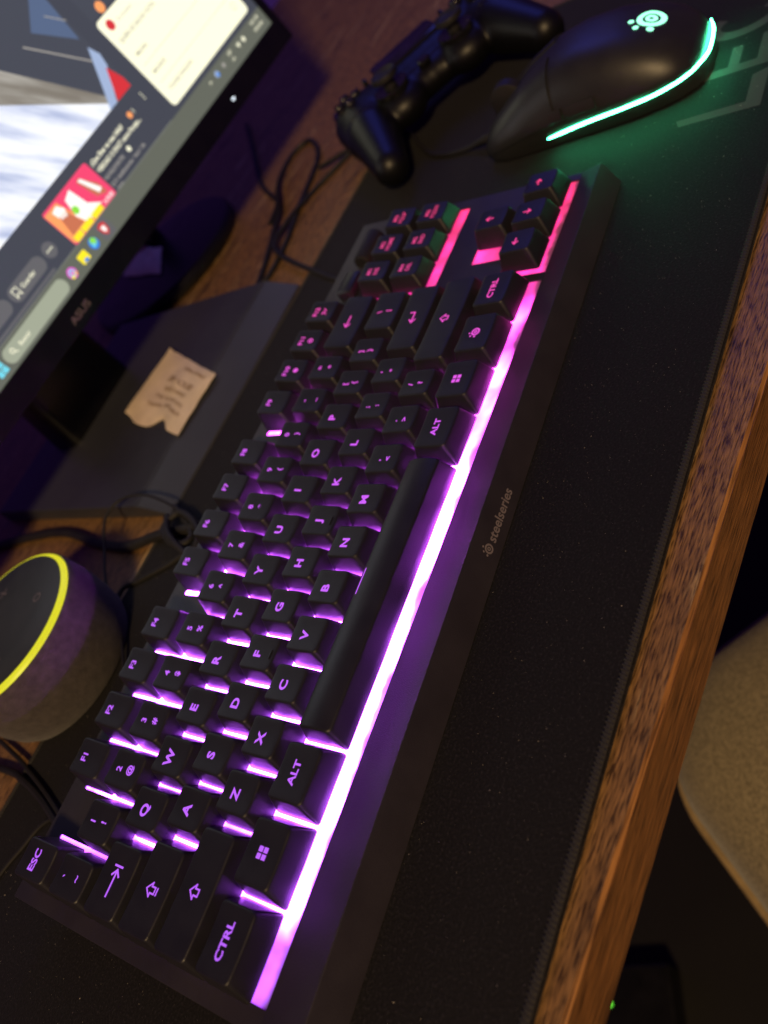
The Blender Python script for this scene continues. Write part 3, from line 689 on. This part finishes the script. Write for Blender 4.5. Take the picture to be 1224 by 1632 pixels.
pic('video_post', poly((-125, 71), (-122, 64), (-124, 57.5), (-138.5, VB), (-146, VB), (-140, 49)), E_lblue, 4)
pic('video_flag', poly((-126, 57), (-122.2, 47), (-122.2, VB), (-137.5, VB)), E_red, 5)
pic('taskbar', rect2(SX0, SX1, SY0, 10.3), E_task, 1); pic('taskbar_rule', rect2(SX0, -119, 10.3, 10.7), E_line, 1)
pic('progress_line', rect2(-330, -252, 11.6, 13.2), E_btn, 2)
pic('search_box', rr2(-315, -254, -1.0, 8.4, 4.6), E_search, 2)
pic('search_text', text2('Buscar', 2.6, -302, 2.2, 1, .012, True), E_white, 4)
pic('search_icon', join2(ring2(-308, 4.4, 1.0, 1.6), stroke([(-307, 3.2), (-305.8, 1.9)], .6)), E_white, 4)
pic('start_icon', move2(winlogo(3.6), -321, 3.4), E_cyan, 3)
pic('app_icon', disc2(-247.2, 3.6, 3.4), E_mag, 3); pic('app_icon', ring2(-247.2, 3.6, 1.2, 2.2), E_cyan, 4); pic('app_icon', disc2(-245.8, 2.2, 1.4), E_orange, 4); pic('app_icon', disc2(-248.6, 1.8, 1.2), E_yel, 4)
pic('folder_icon', rr2(-238, -230.6, .6, 6.8, .8), E_yel, 3); pic('folder_icon', rect2(-236, -232.5, .8, 2.6), E_blue, 4)
pic('browser_icon', disc2(-222.8, 3.9, 3.5), E_blue, 3); pic('browser_icon', disc2(-222.2, 4.9, 2.2), E_grn, 4); pic('browser_icon', disc2(-223.6, 3.2, 1.3), E_cyan, 5)
pic('app_button', rr2(-216, -205, -1.6, 9.4, 1.5), E_btn, 2); pic('shield_icon', poly((-214, 7), (-210.8, 8.4), (-207.6, 7), (-208.2, 2.4), (-210.8, .3), (-213.4, 2.4)), E_red, 3); pic('shield_icon', poly((-212.4, 6), (-209.2, 6), (-209.6, 3), (-210.8, 2), (-212, 3)), E_wht2, 4)
pic('share_button', rr2(-330, -286, 16, 25.6, 4.7), E_btn, 2); pic('share_text', text2('Compartir', 2.7, -306, 19.4, 1, .012), E_white, 3)
pic('save_button', rr2(-284, -252, 15.6, 25.2, 4.7), E_btn, 2); pic('save_text', text2('Guardar', 2.7, -274, 19, 1, .012, True), E_white, 3)
pic('bookmark_icon', stroke([(-280.5, 23), (-280.5, 18), (-278.5, 19.8), (-276.5, 18), (-276.5, 23), (-280.5, 23)], .55), E_white, 3)
pic('more_button', disc2(-245, 20.6, 4.7), E_btn, 2); pic('more_dots', join2(*[disc2(-245 + d_, 20.6, .6, 10) for d_ in (-1.9, 0, 1.9)]), E_white, 3)
pic('thumbnail', rr2(-231.5, -186, 10.6, 34.6, 1.6), E_pink, 2); pic('thumbnail_panel', poly((-231, 12), (-214, 12), (-219, 33), (-231, 33)), E_orange, 3)
pic('thumbnail_figure', poly((-226, 31), (-221, 32), (-218, 28), (-220, 24), (-225, 25)), E_wht2, 4); pic('thumbnail_figure', poly((-225, 27), (-219, 27), (-216, 15), (-228, 15)), E_skin, 4); pic('thumbnail_figure', poly((-214, 30), (-207, 32), (-205, 20), (-198, 14), (-214, 13), (-217, 20)), E_wht2, 4)
pic('thumbnail_figure', poly((-200, 31), (-197, 32), (-190, 22), (-190, 15), (-197, 18)), E_skin, 4); pic('thumbnail_figure', poly((-199, 31), (-196.5, 31), (-190.5, 19), (-194, 18)), E_wht2, 5)
pic('thumbnail_badge', disc2(-214, 22.5, 2.4), E_grn, 5); pic('thumbnail_caption', join2(rect2(-229, -222, 10.9, 14.6), rect2(-221, -211, 10.9, 14.6), rect2(-210, -200, 10.9, 14.6)), E_yel, 5)
pic('thumbnail_time', text2('1:13:33', 2.3, -192.5, 11.6, 1, .03), E_wht2, 6)
pic('title_text', text2('¿Que Sher es mas Infiel?', 2.7, -184, 29.6, .97, .03, True), E_white, 3); pic('title_face', disc2(-138.6, 31, 2.0), E_orange, 3); pic('title_text', text2('!', 2.9, -134.5, 29.6, 1, .03), E_white, 3)
pic('title_text', text2('VERDAD O SHOT entre Parejas...', 2.7, -184, 24.3, .92, .03, True), E_white, 3)
pic('channel_text', text2('NOVELFORYFE', 2.3, -184.5, 18.8, 1.0, .012, True), E_grey, 3); pic('channel_badge', disc2(-157, 20, 1.7), E_white, 3)
pic('views_text', text2('52 K visualizaciones · hace 1 día', 2.3, -184.5, 13.9, .93, .012, True), E_grey, 3); pic('new_text', text2('Nuevo', 1.7, -183.5, 10.75, 1, .012, True), E_grey, 3)
pic('more_dots', join2(*[disc2(-121.5, 32 + d_, .55, 10) for d_ in (-1.8, 0, 1.8)]), E_white, 3)
pic('chat_panel', rr2(-109.5, -6.5, 13.6, 75.5, 3.2), E_chat, 2); pic('chat_header', rect2(-109.5, SX1, 77.5, 150), E_navy, 2)
pic('chat_avatar', disc2(-101, 69.4, 3.2), E_red, 3); pic('chat_badge', disc2(-97.3, 79.6, 3.4), E_orange, 3)
pic('poll_text', text2('En vivo ahora', 2.0, -94, 67.5, 1, .012, True), E_grey, 3); pic('poll_question', text2('QUIEN SE SALVA? VOTA', 2.7, -104.5, 58.4, 1.0, .012, True), E_ink, 3)
for t_, y_ in (('MELINA', 47.3), ('MAGALIE', 34.0), ('YOUNIE SWAGON', 21.2)):
    pic('poll_option', text2(t_, 2.5, -102.5, y_, .98, .012, True), E_ink, 3); pic('poll_radio', ring2(-15.5, y_ + 1.2, 1.9, 2.3), E_grey, 3)
for y_ in (41.5, 28.5): pic('poll_rule', rect2(-104, -12, y_, y_ + .25), E_search, 3)
pic('tray_caret', stroke([(-76, 4.6), (-74.8, 5.8), (-73.6, 4.6)], .5), E_white, 3); pic('tray_icon', disc2(-65.8, 5.2, 2.1), E_lblue, 3); pic('tray_icon', disc2(-65.2, 4.6, 1.2), E_blue, 4); pic('tray_icon', disc2(-56.4, 5.4, 1.5), E_grey, 3)
pic('tray_text', text2('ESP', 2.1, -45.4, 6.1, 1, .012), E_white, 3); pic('tray_text', text2('LA', 2.1, -46, 1.8, 1, .012), E_white, 3)
pic('tray_icon', poly((-37, 6.8), (-32.6, 6.8), (-34.8, 3.6)), E_white, 3); pic('tray_icon', disc2(-28, 5.3, 1.7), E_white, 3)
pic('clock_text', text2('04:01 AM', 2.0, -9.6, 6.3, .9, .012), E_white, 3); pic('date_text', text2('09/05/2026', 2.0, -9.8, 1.6, .9, .012), E_white, 3)
v2, f2 = rr2(-72.5, -69.5, -12.3, -10.9, .7); on_panel('power_light', [(x, y, .9) for x, y in v2], f2, M_led, mon)
v2, f2 = text2('ASUS', 4.2, -264, -14.2, 1.35, .02); on_panel('brand_print', [(x, y, .88) for x, y in v2], f2, M_print, mon)
# stand
ox, oy = 265, 300
q = MB()
prof = [(-106, 0), (-106, 1.5), (-84, 10.5), (-80, 11), (84, 11), (88, 8), (88, 0)]
q.loft([[(x, y, z) for y, z in prof] for x in (-86, -84.5, 84.5, 86)]); q.obj('stand_base', M_stand, mon, bevel=.6)
q = MB(); q.loft([[(x, y + dy, z) for x, y in rrect(a, b2, 8, 4, 2)] for a, b2, dy, z in ((36, 16, 45, 10.5), (34, 13, 40, 60), (34, 11, 24, 160), (34, 11, 14, 240))]); q.obj('stand_neck', M_black, mon, smooth=True)

# ------------------------------------------------------------------ round base behind the stand, packets
rb = empty('round_base', (424, 392, -3)); tag(rb, 'dark round disc base on the desk behind the monitor stand', 'base')
lathe_mb([(70, 0), (72, 2), (72, 8), (70, 11), (60, 12.5), (.3, 13)], 64).obj('disc', M_black, rb, smooth=True, sharp=35)
lathe_mb([(9, 12), (9, 60), (8.5, 61), (.3, 61)], 24, (30, 30, 0)).obj('post', M_black, rb, smooth=True, sharp=40)
def packet(name, corners, z0, bulge, curl, label, seed, text=True):
    root = empty(name, (*[sum(c[i] for c in corners) / 4 for i in (0, 1)], z0)); tag(root, label, 'packet', 'paper packets near the monitor')
    a, b2, c, d_ = [Vector((*q, 0)) - Vector((root.location.x / S, root.location.y / S, 0)) for q in corners]   # a->b first edge, d->c opposite
    def P(u, v_, off=0):
        p_ = a.lerp(b2, u).lerp(d_.lerp(c, u), v_)
        pil = (max(0, 1 - (2 * u - 1) ** 4) * max(0, 1 - (2 * v_ - 1) ** 4))
        z = .5 + bulge * pil + curl * max(0, (1 - u) - .62) ** 1.3 * 8 + 1.3 * noise.noise(Vector((u * 3 + seed, v_ * 3, seed)))* (0.4 + pil)
        v_ = v_ - (.12 * math.exp(-((u - .62) / .10) ** 2) - .05 * math.exp(-((u - .3) / .2) ** 2)) * v_ ** 4 if seed == 3 else v_
        p_ = a.lerp(b2, u).lerp(d_.lerp(c, u), v_)
        e = 2.2 * noise.noise(Vector((u * 2.3, v_ * 2.3, seed + 5)))
        w_ = 1.6 * noise.noise(Vector((u * 6, v_ * 6, seed + 9)))
        return Vector((p_.x + e + w_ * .5, p_.y + e * .6 - w_ * .5, max(.2, z) + off))
    n, k = 26, 20; g = MB()
    top_ = [P(i / n, j / k) for j in range(k + 1) for i in range(n + 1)]; bot_ = [P(i / n, j / k) * 1 - Vector((0, 0, .35 + .6 * bulge * (1 if 0 < i < n and 0 < j < k else 0) * 0)) for j in range(k + 1) for i in range(n + 1)]
    f = []; W_ = n + 1; T = len(top_)
    for j in range(k):
        for i in range(n):
            q = (j * W_ + i, j * W_ + i + 1, (j + 1) * W_ + i + 1, (j + 1) * W_ + i); f.append(q); f.append(tuple(T + t for t in reversed(q)))
    edge = [i for i in range(W_)] + [j * W_ + n for j in range(1, k + 1)] + [k * W_ + i for i in range(n - 1, -1, -1)] + [j * W_ for j in range(k - 1, 0, -1)]
    for i in range(len(edge)):
        p0, p1 = edge[i], edge[(i + 1) % len(edge)]; f.append((p1, p0, T + p0, T + p1))
    g.add(top_ + bot_, f); g.obj('paper', M_paper, root, smooth=True, sharp=60)
    if text:
        lines = [('THROW AWAY', .13, .05), ('SILICA GEL', .34, .085), ('DESICCANT', .49, .05), ('DO NOT EAT', .62, .055), ('THROW AWAY', .75, .055)]
        for t_, v0, hh in lines:
            v2, f2 = text2(t_, hh, 0, 0, .95, .02)
            # the print shows through from the back of the paper, so it reads mirrored
            mesh_obj('print', [P(min(1, max(0, (.56 if v0 > .3 else .68) - x * (1.25 if hh < .08 else .95) * (1 if v0 > .3 else .8))), min(1, max(0, v0 - y + hh / 2)), .18) for x, y in v2], f2, M_ink, root)
    return root
packet('silica_packet', [(302, 276), (272, 211), (227, 214), (250, 284)], 8.4, 2.0, 1.6, 'tan paper packet with mirrored print lying on the monitor stand base', 3)
packet('silica_packet', [(447, 432), (436, 396), (398, 366), (411, 428)], 10.6, 2.5, 1, 'small crumpled tan packet on the round base under the monitor', 8, False)

# ------------------------------------------------------------------ cables
def cable(pts, r, label, mt=M_rubber, name='cable'):
    o = tube_mb(pts, r, 8, 8).obj(name, mt, None, smooth=True); return tag(o, label, 'cable', 'black cables on the desk')
cable([(620, 420, -1), (564, 375, -1), (495, 320, -1), (452, 272, 0), (418, 256, 1), (380, 245, -1), (364, 240, -1), (368, 233, -1), (400, 235, -1), (445, 246, -1), (490, 255, -1), (514, 267, -1), (533, 287, -1), (520, 300, -1), (482, 290, 1), (447, 268, 3), (425, 262, 3)], 1.9, 'black cable looped on bare wood to the right of the monitor base')
cable([(545, 175, 0), (505, 205, 0), (474, 226, -1), (454, 238, -1), (424, 243, 2), (390, 236, 2.6), (350, 170, .8), (335, 140, .8)], 1.7, 'black cable running from the controller across the wood loop')
cable([(150, 420, -1), (167, 310, 0), (160, 250, 0), (158, 217, .3), (163, 192, 2.5), (168, 165, 2.6), (172, 140, 2.6)], 2.8, 'thick black cable beside the smart speaker, left of the monitor base')
cable([(80, 150, 1), (113, 178, 6), (131, 203, 8), (150, 221, 9), (166, 228, 14), (178, 224, 15), (183, 207, 13), (179, 184, 8), (170, 161, 4), (158, 146, 2)], .8, 'thin black cable arching in a loop beside the smart speaker')
cable([(100, 180, 1), (129, 199, 1), (138, 187, 1), (147, 171, 1), (157, 158, 1), (170, 148, 1), (190, 138, 1)], 1.3, 'thin black cable lying along the mat behind the function keys')
cable([(182, 190, 2), (174, 174, 4), (163, 160, 3), (156, 165, 6), (164, 179, 8), (175, 174, 7), (166, 155, 5), (152, 152, 3), (160, 170, 9), (172, 182, 8)], 1.8, 'knotted black cable bunched behind the function keys')
cable([(30, 300, -1), (33, 214, .5), (32, 194, 1.4), (28, 172, 1.6), (22, 151, 2), (17, 128, 6)], 1.7, 'black cable leaving the back of the keyboard near the escape key')
cable([(60, 330, -1), (42, 220, .5), (36, 191, 1.2), (31, 171, 1.4), (25, 151, 1.6), (19, 128, 5)], 1.2, 'thin dark line beside the keyboard lead near the escape key')  # thin dark tube laid alongside the keyboard lead
cable([(-60, 190, .9), (-25, 178, .9), (-4, 172, .9), (7, 167, .9), (20, 160, .9), (30, 140, 1.2)], 0.8, 'hair-thin black cable on the mat left of the escape key')

# ------------------------------------------------------------------ chair under the front of the desk
ch = empty('chair', (224, -187, -740), (0, 0, R(47.9))); tag(ch, 'beige fabric swivel chair tucked under the front of the desk', 'chair')
q = MB(); hs = 182
q.loft([[(x, y, z) for x, y in rrect(hs - k, hs - k, max(4, 76 - k * .4), 12, 6)] for k, z in ((14, 392), (4, 396), (0, 405), (0, 414), (2, 426), (5, 437), (10, 446), (18, 454), (30, 461), (48, 467), (80, 472), (120, 474), (170, 475))]); q.obj('seat_cushion', M_fab, ch, smooth=True, sharp=80)
path = rrect(hs + 1, hs + 1, 77, 14, 8); tube_mb([(x, y, 399) for x, y in path + path[:1]], 4.5, 8, 1).obj('piping', M_pipe, ch, smooth=True)
q = MB(); q.loft([[(x, y, z) for x, y in rrect(hs - k, hs - k, 72, 10, 4)] for k, z in ((60, 362), (30, 372), (12, 383), (8, 391))]); q.obj('seat_shell', M_shell, ch, smooth=True)
lathe_mb([(25, 70), (25, 240), (18, 241), (18, 363)], 24).obj('column', M_black, ch, smooth=True, sharp=40)
for k in range(5):
    a = R(72 * k + 12); c, s = math.cos(a), math.sin(a)
    q = MB(); q.loft([[(c * t - s * y, s * t + c * y, z) for y, z in ((-wd, z0), (wd, z0), (wd, z1), (-wd, z1))] for t, wd, z0, z1 in ((20, 24, 75, 110), (130, 18, 66, 92), (225, 13, 58, 74))]); q.obj('base_arm', M_black, ch, bevel=3)
    q = MB()
    for sd in (-12, 12):
        q.loft([[(c * (225 + r * math.cos(b2)) - s * (sd + e), s * (225 + r * math.cos(b2)) + c * (sd + e), 28 + r * math.sin(b2)) for b2 in [2 * math.pi * j / 24 for j in range(24)]] for e, r in ((-8, 24), (-6, 28), (6, 28), (8, 24))])
    w_ = q.obj('caster', M_black, ch, smooth=True, sharp=40)
    q = MB(); q.loft([[(c * (225 + r * math.cos(b2)) - s * e, s * (225 + r * math.cos(b2)) + c * e, 28 + r * math.sin(b2)) for b2 in [R(-20 + 220 * j / 16) for j in range(17)]] for e, r in ((-22, 29), (-19, 31.5), (19, 31.5), (22, 29))], False, False, False); q.obj('caster_hood', M_castr, w_, smooth=True)

# ------------------------------------------------------------------ power adapter on the floor with a green light
pa = empty('power_adapter', (52, 206, -740), (0, 0, R(20))); tag(pa, 'black power adapter under the desk with a tiny green light', 'adapter')
q = MB(); q.box(-35, 35, -65, 65, 0, 34); q.obj('body', M_black, pa, bevel=3)
lathe_mb([(2.6, 33.5), (2.6, 34.6), (.3, 35)], 16).obj('status_light', M_gled, pa)
scene.cycles.use_denoising = True
